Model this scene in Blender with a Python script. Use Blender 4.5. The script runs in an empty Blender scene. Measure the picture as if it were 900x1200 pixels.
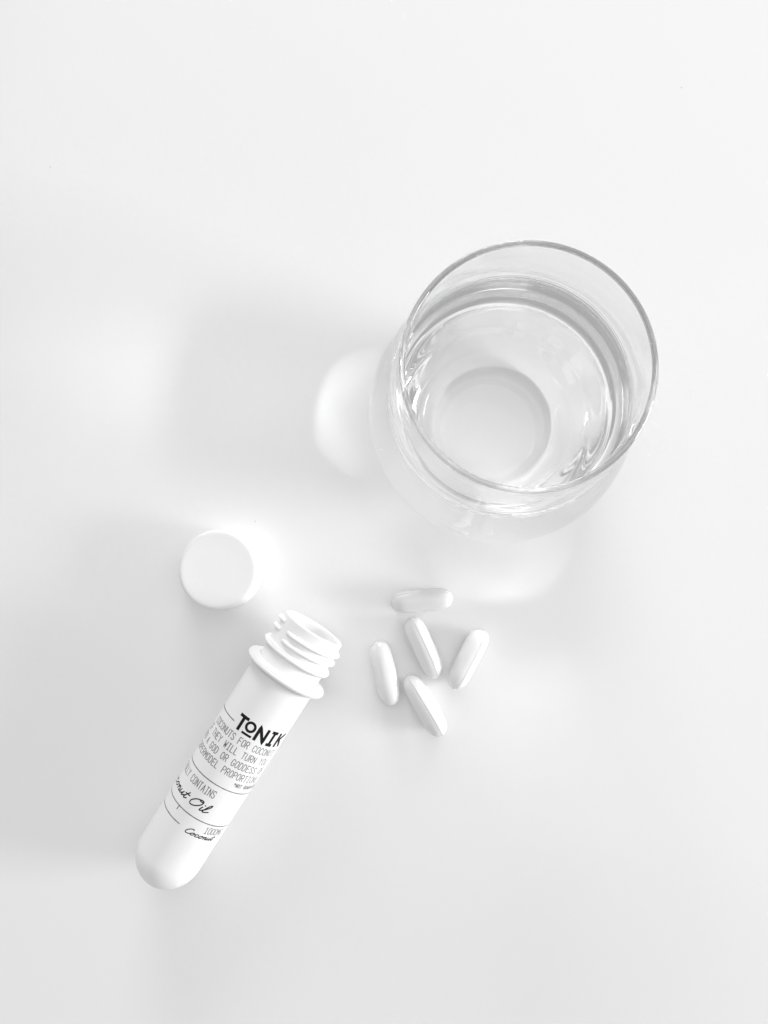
import bpy, bmesh, math, random
from mathutils import Vector, Matrix

MM = 0.001
sc = bpy.context.scene
col = sc.collection

# ------------------------------------------------------------------ camera
cam_data = bpy.data.cameras.new('camera')
cam = bpy.data.objects.new('camera', cam_data); col.objects.link(cam)
cam_data.sensor_fit = 'VERTICAL'
cam_data.sensor_height = 24.0
cam_data.sensor_width = 18.0
cam_data.lens = 24.0 * 890.0 / 1200.0
cam_data.clip_start = 0.005
cam_data.clip_end = 50.0
down = Vector((22.0, -70.0, -890.0)).normalized()      # where straight down lies in the camera's own frame
cam.rotation_mode = 'QUATERNION'
cam.rotation_quaternion = down.rotation_difference(Vector((0, 0, -1)))
cam.location = (0, 0, 287 * MM)
sc.camera = cam

# ------------------------------------------------------------------ world and lamps
world = bpy.data.worlds.new('World'); sc.world = world
world.use_nodes = True
bg = world.node_tree.nodes['Background']
bg.inputs['Color'].default_value = (1.0, 1.0, 1.0, 1)
bg.inputs['Strength'].default_value = 0.45

def area_lamp(name, az, el, dist, w, h, power, target=(0.0, 0.01, 0.02)):
    d = bpy.data.lights.new(name, 'AREA')
    d.shape = 'RECTANGLE'; d.size = w; d.size_y = h; d.energy = power; d.color = (1.0, 1.0, 1.0)
    o = bpy.data.objects.new(name, d); col.objects.link(o)
    a, e = math.radians(az), math.radians(el)
    t = Vector(target)
    dirv = Vector((math.cos(e) * math.cos(a), math.cos(e) * math.sin(a), math.sin(e)))
    o.location = t + dirv * dist
    o.rotation_mode = 'QUATERNION'
    o.rotation_quaternion = (-dirv).to_track_quat('-Z', 'Y')
    return o

area_lamp('window_light_right', -8, 11.5, 1.6, 0.5, 0.34, 22)
area_lamp('window_light_far', 94, 16, 1.7, 0.75, 0.45, 13)
area_lamp('added_top_fill', 70, 72, 2.4, 3.8, 3.0, 27)  # broad soft lamp added overhead to fill the table and set glass contrast

sc.view_settings.view_transform = 'Standard'
sc.view_settings.look = 'None'
sc.view_settings.gamma = 1.0
sc.view_settings.use_curve_mapping = False
sc.view_settings.exposure = 0.05

cy = sc.cycles
cy.max_bounces = 128; cy.transmission_bounces = 128; cy.glossy_bounces = 64
cy.diffuse_bounces = 6; cy.transparent_max_bounces = 32
cy.caustics_reflective = True; cy.caustics_refractive = True
cy.blur_glossy = 0.0
cy.sample_clamp_direct = 0.0; cy.sample_clamp_indirect = 0.0
cy.use_adaptive_sampling = False
cy.use_denoising = True
try:
    cy.denoiser = 'OPENIMAGEDENOISE'
    cy.denoising_input_passes = 'RGB_ALBEDO_NORMAL'
except Exception:
    pass

# ------------------------------------------------------------------ materials
def principled(name, rgb, rough, **kw):
    m = bpy.data.materials.new(name); m.use_nodes = True
    nt = m.node_tree; b = nt.nodes['Principled BSDF']
    b.inputs['Base Color'].default_value = (*rgb, 1)
    b.inputs['Roughness'].default_value = rough
    for k, v in kw.items():
        b.inputs[k].default_value = v
    return m, nt, b

def add(nt, kind, **props):
    n = nt.nodes.new(kind)
    for k, v in props.items():
        setattr(n, k, v)
    return n

def noise(nt, scale, detail=3.0, rough=0.55):
    tc = add(nt, 'ShaderNodeTexCoord')
    n = add(nt, 'ShaderNodeTexNoise')
    n.inputs['Scale'].default_value = scale
    n.inputs['Detail'].default_value = detail
    n.inputs['Roughness'].default_value = rough
    nt.links.new(tc.outputs['Object'], n.inputs['Vector'])
    return n

def ramp(nt, src, lo, hi, a=0.35, b=0.65):
    r = add(nt, 'ShaderNodeMapRange')
    r.inputs['From Min'].default_value = a; r.inputs['From Max'].default_value = b
    r.inputs['To Min'].default_value = lo; r.inputs['To Max'].default_value = hi
    nt.links.new(src, r.inputs['Value'])
    return r.outputs['Result']

def bump(nt, bsdf, src, strength, dist):
    bp = add(nt, 'ShaderNodeBump')
    bp.inputs['Strength'].default_value = strength
    bp.inputs['Distance'].default_value = dist
    nt.links.new(src, bp.inputs['Height'])
    nt.links.new(bp.outputs['Normal'], bsdf.inputs['Normal'])

# white lacquered table top: faint smudges in the gloss, long slow waviness, a few dust specks
M_table, nt, b = principled('white_lacquer', (0.80, 0.80, 0.80), 0.2)
nz = noise(nt, 22.0, 5.0, 0.6)
nt.links.new(ramp(nt, nz.outputs['Fac'], 0.15, 0.22), b.inputs['Roughness'])
nz2 = noise(nt, 9.0, 2.0, 0.5)
bump(nt, b, nz2.outputs['Fac'], 0.25, 0.0012)
tc = add(nt, 'ShaderNodeTexCoord')
vor = add(nt, 'ShaderNodeTexVoronoi', voronoi_dimensions='2D'); vor.inputs['Scale'].default_value = 36.0
nt.links.new(tc.outputs['Object'], vor.inputs['Vector'])
sep = add(nt, 'ShaderNodeSeparateColor'); nt.links.new(vor.outputs['Color'], sep.inputs['Color'])
pick = add(nt, 'ShaderNodeMath', operation='GREATER_THAN'); pick.inputs[1].default_value = 0.9
nt.links.new(sep.outputs['Red'], pick.inputs[0])
size = add(nt, 'ShaderNodeMath', operation='MULTIPLY'); size.inputs[1].default_value = 0.011
nt.links.new(sep.outputs['Green'], size.inputs[0])
near = add(nt, 'ShaderNodeMath', operation='LESS_THAN')
nt.links.new(vor.outputs['Distance'], near.inputs[0]); nt.links.new(size.outputs[0], near.inputs[1])
both = add(nt, 'ShaderNodeMath', operation='MULTIPLY')
nt.links.new(pick.outputs[0], both.inputs[0]); nt.links.new(near.outputs[0], both.inputs[1])
mix = add(nt, 'ShaderNodeMix', data_type='RGBA')
mix.inputs[6].default_value = (0.80, 0.80, 0.80, 1); mix.inputs[7].default_value = (0.48, 0.48, 0.48, 1)
nt.links.new(both.outputs[0], mix.inputs[0]); nt.links.new(mix.outputs[2], b.inputs['Base Color'])

# white moulded plastic of the tube
M_tube, nt, b = principled('white_plastic', (0.81, 0.81, 0.81), 0.3)
nz = noise(nt, 260.0, 3.0)
nt.links.new(ramp(nt, nz.outputs['Fac'], 0.28, 0.32), b.inputs['Roughness'])
bump(nt, b, nz.outputs['Fac'], 0.03, 0.0001)

M_cap, nt, b = principled('white_cap_plastic', (0.83, 0.83, 0.83), 0.34)
b.inputs['Subsurface Weight'].default_value = 0.25
b.inputs['Subsurface Radius'].default_value = (0.002, 0.002, 0.002)
nz = noise(nt, 420.0, 3.0)
bump(nt, b, nz.outputs['Fac'], 0.12, 0.0001)

# gelatine shell of the capsules
M_gel, nt, b = principled('white_gelatine', (0.76, 0.76, 0.76), 0.26)
b.inputs['Subsurface Weight'].default_value = 0.45
b.inputs['Subsurface Radius'].default_value = (0.0025, 0.0025, 0.0025)
b.inputs['Coat Weight'].default_value = 0.35; b.inputs['Coat Roughness'].default_value = 0.12
nz = noise(nt, 180.0, 2.0)
bump(nt, b, nz.outputs['Fac'], 0.22, 0.0004)

M_ink, nt, b = principled('black_ink', (0.006, 0.006, 0.006), 0.55, **{'Specular IOR Level': 0.2})
M_ink_thin, nt, b = principled('thin_black_ink', (0.05, 0.05, 0.05), 0.5)
nz = noise(nt, 900.0, 3.0)
ink = add(nt, 'ShaderNodeMix', data_type='RGBA')
ink.inputs[6].default_value = (0.04, 0.04, 0.04, 1); ink.inputs[7].default_value = (0.22, 0.22, 0.22, 1)
nt.links.new(ramp(nt, nz.outputs['Fac'], 0.0, 1.0), ink.inputs[0]); nt.links.new(ink.outputs[2], b.inputs['Base Color'])
M_ink_small, nt, b = principled('small_print_ink', (0.12, 0.12, 0.12), 0.5)

def glass_mat(name, ior, rough=0.0):
    m = bpy.data.materials.new(name); m.use_nodes = True
    nt = m.node_tree; nt.nodes.clear()
    o = add(nt, 'ShaderNodeOutputMaterial'); g = add(nt, 'ShaderNodeBsdfGlass')
    g.inputs['IOR'].default_value = ior; g.inputs['Roughness'].default_value = rough
    g.inputs['Color'].default_value = (0.98, 0.98, 0.98, 1)
    nt.links.new(g.outputs[0], o.inputs['Surface'])
    return m, nt, g
M_glass, nt, g = glass_mat('clear_glass', 1.50)
M_glass_wet, nt, g = glass_mat('glass_against_water', 1.50 / 1.333)
M_water, nt, g = glass_mat('water_surface', 1.333)
# water touching glass: the step in refraction is carried by the glass's wet face
M_wet = bpy.data.materials.new('water_against_glass'); M_wet.use_nodes = True
nt = M_wet.node_tree; nt.nodes.clear()
o = add(nt, 'ShaderNodeOutputMaterial'); t = add(nt, 'ShaderNodeBsdfTransparent')
nt.links.new(t.outputs[0], o.inputs['Surface'])

# ------------------------------------------------------------------ mesh helpers
def link_mesh(name, verts, faces, mat, parent=None, smooth=True, mat_idx=None):
    me = bpy.data.meshes.new(name)
    me.from_pydata([Vector(v) for v in verts], [], faces)
    mats = mat if isinstance(mat, (list, tuple)) else [mat]
    for m in mats:
        me.materials.append(m)
    if smooth:
        me.polygons.foreach_set('use_smooth', [True] * len(me.polygons))
    me.update()
    if smooth:
        me.set_sharp_from_angle(angle=math.radians(38))
    if mat_idx:
        me.polygons.foreach_set('material_index', mat_idx)
    me.update()
    ob = bpy.data.objects.new(name, me); col.objects.link(ob)
    if parent:
        ob.parent = parent
    return ob

def catmull(pts, step):
    """smooth curve through 2-D points, sampled about every `step`"""
    out = []
    n = len(pts)
    for i in range(n - 1):
        p0 = pts[max(i - 1, 0)]; p1 = pts[i]; p2 = pts[i + 1]; p3 = pts[min(i + 2, n - 1)]
        L = math.hypot(p2[0] - p1[0], p2[1] - p1[1])
        k = max(1, int(math.ceil(L / step)))
        for j in range(k):
            t = j / k
            q = []
            for a in range(2):
                q.append(0.5 * (2 * p1[a] + (p2[a] - p0[a]) * t + (2 * p0[a] - 5 * p1[a] + 4 * p2[a] - p3[a]) * t * t
                                + (3 * p1[a] - p0[a] - 3 * p2[a] + p3[a]) * t ** 3))
            out.append(tuple(q))
    out.append(tuple(pts[-1]))
    return out

def lathe_data(profile, seg):
    """profile of (r, z) in mm, r == 0 allowed at either end; outward side lies to the right of the profile's direction"""
    verts, faces, rows = [], [], []
    for r, z in profile:
        if r < 1e-6:
            rows.append([len(verts)]); verts.append((0, 0, z * MM))
        else:
            rows.append(list(range(len(verts), len(verts) + seg)))
            for i in range(seg):
                a = 2 * math.pi * i / seg
                verts.append((r * MM * math.cos(a), r * MM * math.sin(a), z * MM))
    fid = []
    for k in range(len(rows) - 1):
        A, B = rows[k], rows[k + 1]
        for i in range(seg):
            j = (i + 1) % seg
            if len(A) == 1:
                faces.append((A[0], B[j], B[i]))
            elif len(B) == 1:
                faces.append((A[i], A[j], B[0]))
            else:
                faces.append((A[i], A[j], B[j], B[i]))
            fid.append(k)
    return verts, faces, fid

def tagged(ob, label, category, group=None):
    ob['label'] = label; ob['category'] = category
    if group:
        ob['group'] = group
    return ob

def empty(name, loc=(0, 0, 0)):
    e = bpy.data.objects.new(name, None); col.objects.link(e)
    e.location = loc; e.empty_display_size = 0.01
    return e

def arc(cx, cy, r, a0, a1, n):
    return [(cx + r * math.cos(math.radians(a0 + (a1 - a0) * i / n)),
             cy + r * math.sin(math.radians(a0 + (a1 - a0) * i / n))) for i in range(n + 1)]

# ------------------------------------------------------------------ the table top
bm = bmesh.new()
bmesh.ops.create_cube(bm, size=1.0)
for v in bm.verts:
    v.co = Vector((v.co.x * 1.5, v.co.y * 1.3, v.co.z * 0.03 - 0.015))
bmesh.ops.bevel(bm, geom=list(bm.edges), offset=0.003, segments=3, affect='EDGES')
me = bpy.data.meshes.new('table_top'); bm.to_mesh(me); bm.free()
me.materials.append(M_table)
table = bpy.data.objects.new('table_top', me); col.objects.link(table)
table['kind'] = 'structure'
table['label'] = 'glossy white lacquered table top'

# ------------------------------------------------------------------ the drinking glass and its water
GX, GY = 32.3 * MM, 53.0 * MM
SEG = 256
outer = catmull([(21.6, 0.05), (23.2, 0.7), (27.0, 3.6), (32.7, 10.5), (39.8, 22.0), (43.4, 35.0), (42.4, 45.0), (39.3, 55.0),
                 (36.5, 64.0), (34.5, 76.0), (33.6, 86.0), (33.25, 94.2)], 0.5)
rim = arc(32.45, 94.25, 0.8, 0, 180, 10)[1:-1]
inner = catmull([(31.65, 94.2), (32.0, 86.0), (33.0, 76.0), (35.1, 64.0), (37.9, 55.0), (41.0, 45.0), (41.9, 35.0), (38.3, 22.5),
                 (31.1, 12.0), (25.2, 6.4), (19.0, 4.2), (10.0, 3.2), (0.0, 3.0)], 0.5)
# faint turning ripples that a mould leaves in the shoulder of the wall
def ripple(z):
    k = math.exp(-((z - 62.0) / 6.0) ** 2)
    return k * (0.026 * math.sin(z * 2.1) + 0.014 * math.sin(z * 3.7 + 1.0))
outer = [(r + (ripple(z) if z > 40 else 0.0), z) for r, z in outer]
inner = [(r + (0.6 * ripple(z + 0.8) if z > 40 else 0.0), z) for r, z in inner]
punt = catmull([(0.0, 0.95), (8.0, 0.88), (15.0, 0.65), (19.5, 0.25), (20.6, 0.05)], 1.0)
WATER_Z = 57.0
MENISCUS = 3.1                                # how far the water climbs the glass
wet_top = max(z for r, z in inner if z < WATER_Z + MENISCUS)
prof = punt + outer + rim + inner
verts, faces, fid = lathe_data(prof, SEG)
first_inner = len(punt) + len(outer) + len(rim)
# the wet part of the inner wall
midx = []
for k in fid:
    zmax = max(prof[k][1], prof[k + 1][1])
    midx.append(1 if (k >= first_inner and zmax <= wet_top + 1e-6) else 0)
glass = empty('drinking_glass', (GX, GY, 0.0))
tagged(glass, 'round clear stemless drinking glass half filled with water', 'glass')
bowl = link_mesh('bowl', verts, faces, [M_glass, M_glass_wet], glass, True, midx)

# water: level top with a climbing meniscus, sides a hair inside the wet wall
def inner_r(z):
    for (r0, z0), (r1, z1) in zip(inner[:-1], inner[1:]):
        if z1 <= z <= z0:
            return r0 + (r1 - r0) * (z0 - z) / max(z0 - z1, 1e-9)
    return 0.0
edge = [(r, z) for r, z in inner if z <= wet_top + 1e-6]
side = [(max(r - 0.02, 0.0), z + 0.02) for r, z in edge][::-1]
rt, zt = side[-1]
top = []
for i in range(1, 41):
    d = 9.0 * (i / 40) ** 2
    top.append((rt - d, WATER_Z + (zt - WATER_Z) * math.exp(-(d / 1.7) ** 0.85)))
zf = top[-1][1] - WATER_Z
flat = [((rt - 9.0) * (1 - i / 6), WATER_Z + zf * (1 - i / 6) ** 2) for i in range(1, 7)]
flat[-1] = (0.0, WATER_Z)
wprof = side + top + flat
verts, faces, fid = lathe_data(wprof, SEG)
midx = [0 if k >= len(side) - 1 else 1 for k in fid]
water = link_mesh('water', verts, faces, [M_water, M_wet], None, True, midx)
water.location = (GX, GY, 0.0)
tagged(water, 'clear still water filling the lower half of the glass', 'water')

# ------------------------------------------------------------------ the screw cap
cap = empty('screw_cap', (-67.1 * MM, 0.7 * MM, 0.0))
tagged(cap, 'round white plastic screw cap lying flat beside the open tube', 'cap')
skirt = [(12.9, 10.6), (12.9, 0.5), (13.1, 0.15), (13.5, 0.05), (14.3, 0.05)] + arc(14.3, 0.45, 0.4, -90, 0, 4)[1:] + \
        [(14.72, 4.0), (14.66, 8.0), (14.6, 10.6)]
v, f, _ = lathe_data(skirt, 128)
link_mesh('skirt', v, f, M_cap, cap)
panel = [(0.0, 10.5), (12.8, 10.5), (12.9, 10.6), (14.6, 10.6), (14.58, 11.2)] + arc(13.1, 11.25, 1.45, 3, 80, 10) + \
        [(12.7, 12.72), (11.8, 12.66), (6.0, 12.62), (0.0, 12.62)]
v, f, _ = lathe_data(panel, 128)
link_mesh('top_panel', v, f, M_cap, cap)

# ------------------------------------------------------------------ the open tube
az = math.radians(57.3); tilt = math.radians(2.75)
d = Vector((math.cos(tilt) * math.cos(az), math.cos(tilt) * math.sin(az), math.sin(tilt)))
up = Vector((0, 0, 1)); up = (up - d * up.dot(d)).normalized()
xax = up.cross(d)
tube = empty('supplement_tube')
tagged(tube, 'white plastic test tube with printed label and open threaded neck lying on its side', 'tube')
U_FL, R_FL = 87.0, 15.45                      # support ring
R0, R1 = 11.9, 12.25                          # body radius near the round end and under the ring
def body_r(u):
    return R0 + (R1 - R0) * (u - 12.0) / (U_FL - 12.0)
end = Vector((-88.5, -108.9, 0.0))
# the ring and the round end both rest on the table
base_z = R0 - d.z * 12.0 + 0.15
m3 = Matrix((xax, up, d)).transposed()
tube.matrix_world = Matrix.Translation(Vector((end.x, end.y, base_z)) * MM) @ m3.to_4x4()

def round_end(r, length, n, z0):
    return [(r * math.sin(math.radians(90 * i / n)), z0 + length * (1 - math.cos(math.radians(90 * i / n)))) for i in range(n + 1)]
outer_p = round_end(R0, 12.0, 18, 0.0) + [(body_r(u), u) for u in (20, 35, 50, 65, 80, 85.6)]
inner_p = [(9.9, 85.6), (9.9, 60), (9.7, 30), (9.6, 14.0)] + round_end(9.6, 9.6, 14, 2.6)[::-1][1:]
v, f, _ = lathe_data(outer_p + inner_p, 128)
body = link_mesh('body', v, f, M_tube, tube)

# pip left by the mould at the tip of the round end
pip = [(0.0, -0.28), (1.1, -0.28), (1.5, -0.15), (1.75, 0.1), (1.9, 0.45), (0.0, 0.6)]
v, f, _ = lathe_data(pip, 32)
link_mesh('mould_pip', v, f, M_tube, tube)

# neck: plain wall up to the mouth
neck_p = [(10.0, 85.7), (12.3, 85.7), (12.0, 88.0), (11.6, 90.0), (11.6, 105.4)] + arc(11.1, 105.6, 0.5, 0, 90, 4) + \
         [(10.4, 106.1), (10.1, 105.7), (10.0, 104.8)]
neck_p.append((10.0, 85.7))
v, f, _ = lathe_data(neck_p, 128)
neck = link_mesh('neck', v, f, M_tube, tube)
def ring(name, parent, u, r_in, r_out, w_in, w_out, mat=M_tube):
    p = [(r_in, u - w_in / 2), (r_out - 0.35, u - w_out / 2)] + arc(r_out - w_out / 2, u, w_out / 2, -80, 80, 6) + \
        [(r_out - 0.35, u + w_out / 2), (r_in, u + w_in / 2)]
    p.append(p[0])
    v, f, _ = lathe_data(p, 128)
    return link_mesh(name, v, f, mat, parent)
ring('support_ring', neck, U_FL + 0.6, 11.9, R_FL, 3.4, 1.9)
ring('tamper_bead', neck, 94.6, 11.5, 13.35, 2.5, 1.6)
# screw thread: ridges that climb round the neck and stop at a vent slot
def thread(u0, pitch, a0, a1):
    n = 96
    prof_t = [(-0.95, 0.0), (-0.55, 1.0), (-0.2, 1.5), (0.2, 1.5), (0.55, 1.0), (0.95, 0.0), (0.0, -0.3)]
    vs, fs = [], []
    for i in range(n + 1):
        t = i / n
        a = math.radians(a0 + (a1 - a0) * t)
        fade = min(1.0, 0.25 + min(t, 1 - t) * 16)
        for dz, dr in prof_t:
            r = 11.5 + dr * (fade if dr > 0 else 1)
            u = u0 + pitch * t + dz
            vs.append((-r * math.sin(a) * MM, r * math.cos(a) * MM, u * MM))
    k = len(prof_t)
    for i in range(n):
        for j in range(k):
            j2 = (j + 1) % k
            fs.append((i * k + j, i * k + j2, (i + 1) * k + j2, (i + 1) * k + j))
    fs.append(tuple(range(k))[::-1]); fs.append(tuple(n * k + j for j in range(k)))
    return link_mesh('thread', vs, fs, M_tube, neck)
thread(98.0, 2.2, -34, 308)
thread(101.2, 2.2, -34, 308)

# ---- printing on the tube: strokes laid as thin ribbons of ink on the curved wall
class Print:
    def __init__(self):
        self.v, self.f, self.n = [], [], 0
    def stroke(self, pts, w, closed=False):
        """pts in mm: (s along the girth from the top of the tube, u along the tube)"""
        dense = []
        P = pts + [pts[0]] if closed else pts
        for a, b_ in zip(P[:-1], P[1:]):
            L = math.hypot(b_[0] - a[0], b_[1] - a[1]); k = max(1, int(L / 0.45))
            for j in range(k):
                dense.append((a[0] + (b_[0] - a[0]) * j / k, a[1] + (b_[1] - a[1]) * j / k))
        if not closed:
            dense.append(P[-1])
        m = len(dense)
        lift = 0.012 + 0.0012 * (self.n % 12); self.n += 1
        base = len(self.v)
        for i, (s, u) in enumerate(dense):
            p = dense[(i - 1) % m] if (closed or i > 0) else dense[i]
            q = dense[(i + 1) % m] if (closed or i < m - 1) else dense[i]
            d1 = (dense[i][0] - p[0], dense[i][1] - p[1]); d2 = (q[0] - dense[i][0], q[1] - dense[i][1])
            l1 = math.hypot(*d1) or 1; l2 = math.hypot(*d2) or 1
            t = (d1[0] / l1 + d2[0] / l2, d1[1] / l1 + d2[1] / l2)
            lt = math.hypot(*t) or 1
            nx, ny = -t[1] / lt, t[0] / lt
            c = lt / 2 if (d1 != (0, 0) and d2 != (0, 0)) else 1.0
            h = w / 2 / max(c, 0.55)
            ex, ey = 0.0, 0.0
            if not closed and i == 0:
                ex, ey = -t[0] / lt * w * 0.35, -t[1] / lt * w * 0.35
            if not closed and i == m - 1:
                ex, ey = t[0] / lt * w * 0.35, t[1] / lt * w * 0.35
            for sg in (-1, 1):
                ss, uu = s + ex + sg * nx * h, u + ey + sg * ny * h
                r = body_r(uu) + lift
                a = ss / 12.1
                self.v.append((-r * math.sin(a) * MM, r * math.cos(a) * MM, uu * MM))
        for i in range(m if closed else m - 1):
            a, b_ = base + 2 * i, base + 2 * ((i + 1) % m)
            self.f.append((a, b_, b_ + 1, a + 1))
    def build(self, name, mat, parent):
        return link_mesh(name, self.v, self.f, mat, parent, False)

oval = [(0.5 - 0.5 * math.cos(2 * math.pi * i / 14) * (1 if True else 0), 0.5 - 0.5 * math.sin(2 * math.pi * i / 14)) for i in range(14)]
FONT = {
    'A': [[(0, 0), (.5, 1), (1, 0)], [(.2, .35), (.8, .35)]],
    'C': [[(1, .78), (.8, .97), (.5, 1), (.2, .95), (0, .75), (0, .25), (.2, .05), (.5, 0), (.8, .03), (1, .22)]],
    'D': [[(0, 0), (0, 1), (.55, 1), (.9, .82), (1, .5), (.9, .18), (.55, 0), (0, 0)]],
    'E': [[(1, 1), (0, 1), (0, 0), (1, 0)], [(0, .52), (.8, .52)]],
    'F': [[(1, 1), (0, 1), (0, 0)], [(0, .52), (.8, .52)]],
    'G': [[(1, .78), (.8, .97), (.5, 1), (.2, .95), (0, .75), (0, .25), (.2, .05), (.5, 0), (.8, .05), (1, .25), (1, .46), (.6, .46)]],
    'H': [[(0, 0), (0, 1)], [(1, 0), (1, 1)], [(0, .5), (1, .5)]],
    'I': [[(.5, 0), (.5, 1)], [(.15, 1), (.85, 1)], [(.15, 0), (.85, 0)]],
    'L': [[(0, 1), (0, 0), (.95, 0)]],
    'M': [[(0, 0), (0, 1), (.5, .35), (1, 1), (1, 0)]],
    'N': [[(0, 0), (0, 1), (1, 0), (1, 1)]],
    'O': [[(.5, 0), (.85, .07), (1, .28), (1, .72), (.85, .93), (.5, 1), (.15, .93), (0, .72), (0, .28), (.15, .07), (.5, 0)]],
    'P': [[(0, 0), (0, 1), (.7, 1), (1, .86), (1, .62), (.7, .48), (0, .48)]],
    'R': [[(0, 0), (0, 1), (.7, 1), (1, .86), (1, .62), (.7, .48), (0, .48)], [(.5, .48), (1, 0)]],
    'S': [[(1, .82), (.8, .97), (.5, 1), (.15, .93), (0, .76), (.15, .58), (.85, .44), (1, .25), (.85, .06), (.5, 0), (.2, .03), (0, .18)]],
    'T': [[(.5, 0), (.5, 1)], [(0, 1), (1, 1)]],
    'U': [[(0, 1), (0, .25), (.2, .04), (.5, 0), (.8, .04), (1, .25), (1, 1)]],
    'W': [[(0, 1), (.22, 0), (.5, .7), (.78, 0), (1, 1)]],
    'Y': [[(0, 1), (.5, .5), (1, 1)], [(.5, .5), (.5, 0)]],
    '1': [[(.15, .8), (.5, 1), (.5, 0)], [(.15, 0), (.85, 0)]],
    '*': [[(.5, .55), (.5, 1)], [(.1, .65), (.9, .9)], [(.1, .9), (.9, .65)]],
}
FONT['0'] = FONT['O']
RAD = math.radians
def write_line(text, start_deg, u, height, width, pitch_deg, w, mat=M_ink_small, parent=None):
    pr = Print()
    for i, ch in enumerate(text):
        if ch not in FONT:
            continue
        s0 = RAD(start_deg + i * pitch_deg) * 12.1
        for st in FONT[ch]:
            pr.stroke([(s0 + x * width, u + y * height) for x, y in st], w)
    return pr.build('lettering', mat, parent or body)

def deg(a):
    return RAD(a) * 12.1

# brand word: heavy strokes, small underlined o
pr = Print()
TB, TH, TW = 65.3, 4.7, 1.1
def bold(strokes, s0, wd, b0=0.0, h=TH):
    for st in strokes:
        pr.stroke([(s0 + x * wd, TB + b0 + y * h) for x, y in st], TW)
bold(FONT['T'], deg(-20), 2.9)
c0, c1, rr = deg(3.5), TB + 2.95, 1.55
pr.stroke([(c0 + rr * math.cos(2 * math.pi * i / 24), c1 + rr * math.sin(2 * math.pi * i / 24)) for i in range(24)], 0.9, True)
pr.stroke([(c0 - 1.6, TB + 0.05), (c0 + 1.6, TB + 0.05)], 0.8)
bold(FONT['N'], deg(18), 3.2)
bold([[(.5, 0), (.5, 1)], [(-.1, 1), (1.1, 1)], [(-.1, 0), (1.1, 0)]], deg(43), 1.5)
bold([[(0, 0), (0, 1)], [(1, 1), (.08, .45)], [(.3, .58), (1, 0)]], deg(60), 2.7)
pr.build('lettering', M_ink, body)

write_line('COCONUTS FOR COCONUTS', -62, 61.2, 2.4, 0.98, 6.75, 0.25)
write_line('IF THEY WILL TURN YOU', -74, 57.5, 2.4, 0.98, 6.95, 0.25)
write_line('INTO A GOD OR GODDESS OF', -89, 53.8, 2.4, 0.98, 6.95, 0.25)
write_line('SUPERMODEL PROPORTIONS', -75, 50.1, 2.4, 0.98, 6.95, 0.25)
write_line('*NOT GUARANTEED', 32, 47.6, 1.3, 0.55, 4.1, 0.25)
write_line('FULLY CONTAINS', -76, 41.0, 2.6, 0.95, 6.6, 0.25)
write_line('1000MG', 33, 28.8, 2.4, 0.95, 6.4, 0.25)

def rule(u, a0, a1, w=0.34):
    p = Print(); p.stroke([(deg(a0), u), (deg(a1), u)], w)
    return p.build('rule_line', M_ink_thin, body)
rule(66.6, -125, -26)
rule(45.6, -140, 140)
rule(32.3, -140, 140)
p = Print(); p.stroke([(deg(-27), 32.1), (deg(-28), 30.8)], 0.3); p.build('tick_mark', M_ink_thin, body)
rule(27.7, -140, -10)

# handwriting
def script(chars, s0, u0, sx, sy, w, slant=0.35):
    p = Print()
    for x0, strokes in chars:
        for st in strokes:
            c = catmull([(x0 + x, y) for x, y in st], 0.12)
            p.stroke([(s0 + (x + slant * y) * sx, u0 + y * sy) for x, y in c], w)
    return p.build('script_lettering', M_ink, body)
S_C = [[(1.0, 1.55), (.75, 1.85), (.25, 1.5), (.0, .7), (.2, .1), (.7, .05), (1.2, .4)]]
S_c = [[(.55, .75), (.3, .9), (.05, .5), (.2, .08), (.55, .1), (.9, .45)]]
S_o = [[(.5, .85), (.1, .65), (.08, .2), (.4, .05), (.65, .4), (.5, .85), (.65, .7), (1.0, .65)]]
S_n = [[(0, .55), (.15, .8), (.1, .05)], [(.12, .4), (.35, .85), (.5, .6), (.5, .1), (.65, .05), (.9, .4)]]
S_u = [[(0, .8), (.0, .25), (.2, .05), (.5, .5), (.55, .8), (.55, .15), (.7, .05), (.95, .45)]]
S_t = [[(.3, 1.5), (.15, .3), (.3, .05), (.6, .3)], [(-.1, .95), (.65, 1.05)]]
S_O = [[(.9, 1.75), (.35, 1.5), (.0, .75), (.25, .08), (.85, .2), (1.3, .9), (1.25, 1.6), (.85, 1.75), (.8, 1.5), (1.3, 1.45)]]
S_i = [[(.0, .8), (.0, .2), (.15, .05), (.4, .4)], [(.05, 1.2), (.08, 1.26)]]
S_l = [[(0, .3), (.35, 1.3), (.3, 1.75), (.1, 1.3), (.05, .2), (.25, .03), (.7, .4)]]
word = [(0, S_C), (1.1, S_o), (2.0, S_c), (2.85, S_o), (3.8, S_n), (4.65, S_u), (5.55, S_t)]
script(word + [(6.75, S_O), (8.45, S_i), (8.85, S_l)], deg(-104), 35.3, 2.7, 1.9, 0.4)
script(word, deg(3), 26.6, 1.85, 1.15, 0.34)

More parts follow.
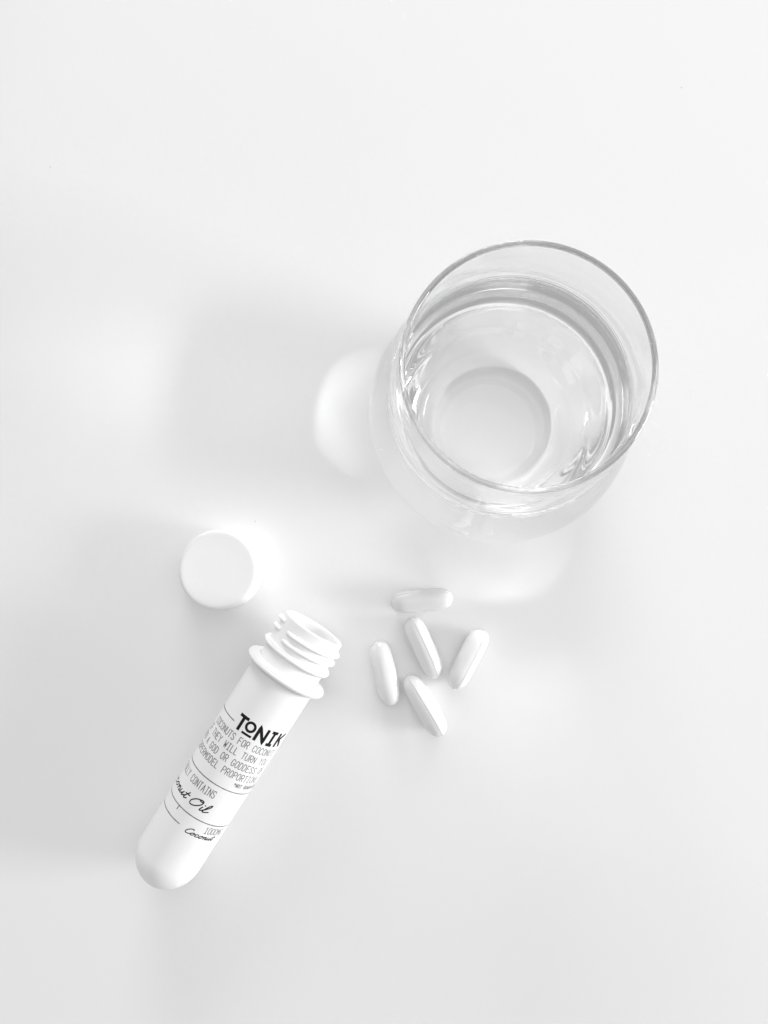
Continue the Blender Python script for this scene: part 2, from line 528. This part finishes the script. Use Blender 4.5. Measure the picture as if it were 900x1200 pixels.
# ------------------------------------------------------------------ the soft capsules
def make_capsule():
    a, r = 12.0, 4.15
    prof_c = []
    n = 40
    for i in range(n + 1):
        t = -math.cos(math.pi * i / n)
        prof_c.append((r * max(0.0, 1 - abs(t) ** 5.0) ** 0.5, a * t))
    prof_c[0] = (0.0, -a); prof_c[-1] = (0.0, a)
    vs, fs, _ = lathe_data(prof_c, 64)
    root = empty('capsule')
    shell = link_mesh('shell', vs, fs, M_gel, root)
    # moulding seam: a low ridge that runs right round the capsule lengthwise
    path = [(rr_ + 0.02, z) for rr_, z in prof_c] + [(-rr_ - 0.02, z) for rr_, z in prof_c[::-1][1:-1]]
    vs, fs = [], []
    m = len(path)
    for i, (x, z) in enumerate(path):
        p, q = path[i - 1], path[(i + 1) % m]
        t = Vector((q[0] - p[0], 0, q[1] - p[1])).normalized()
        nrm = Vector((t.z, 0, -t.x))
        for k in range(6):
            an = 2 * math.pi * k / 6
            vs.append((Vector((x, 0, z)) + nrm * math.cos(an) * 0.17 + Vector((0, 1, 0)) * math.sin(an) * 0.26) * MM)
    for i in range(m):
        j = (i + 1) % m
        for k in range(6):
            k2 = (k + 1) % 6
            fs.append((i * 6 + k, i * 6 + k2, j * 6 + k2, j * 6 + k))
    link_mesh('seam', vs, fs, M_gel, root)
    return root
GROUP = 'white capsules tipped out on the table'
spots = [   # x, y, heading of the long axis, roll about it, length factor, label
    (7.0, -10.6, 5.5, 40, 0.95, 'white capsule lying crosswise closest to the water glass'),
    (7.6, -27.8, -65.3, 75, 1.0, 'white capsule in the middle of the group with one end towards the crosswise capsule'),
    (-6.5, -37.2, -77.5, 30, 1.0, 'white capsule closest to the open mouth of the tube'),
    (23.9, -31.9, 61.9, 112, 1.0, 'white capsule on the side of the group away from the tube'),
    (8.0, -48.8, -58.7, 82, 1.02, 'white capsule with a clear seam line, farthest from the glass'),
]
proto = make_capsule()
for i, (x, y, h, roll, k, lab) in enumerate(spots):
    if i == 0:
        o = proto
    else:
        o = proto.copy(); col.objects.link(o)
        for ch in list(proto.children):
            c = ch.copy(); col.objects.link(c); c.parent = o
    o.location = (x * MM, y * MM, 4.27 * MM)
    a = RAD(h)
    ex = Vector((math.cos(a), math.sin(a), 0))                       # long axis
    rot = Matrix((Vector((-ex.y, ex.x, 0)), Vector((0, 0, 1)), ex)).transposed()
    if rot.determinant() < 0:
        rot = Matrix((Vector((ex.y, -ex.x, 0)), Vector((0, 0, 1)), ex)).transposed()
    o.rotation_mode = 'QUATERNION'
    o.rotation_quaternion = (rot @ Matrix.Rotation(RAD(roll), 3, 'Z')).to_quaternion()
    o.scale = (1, 1, k)
    tagged(o, lab, 'capsule', GROUP)
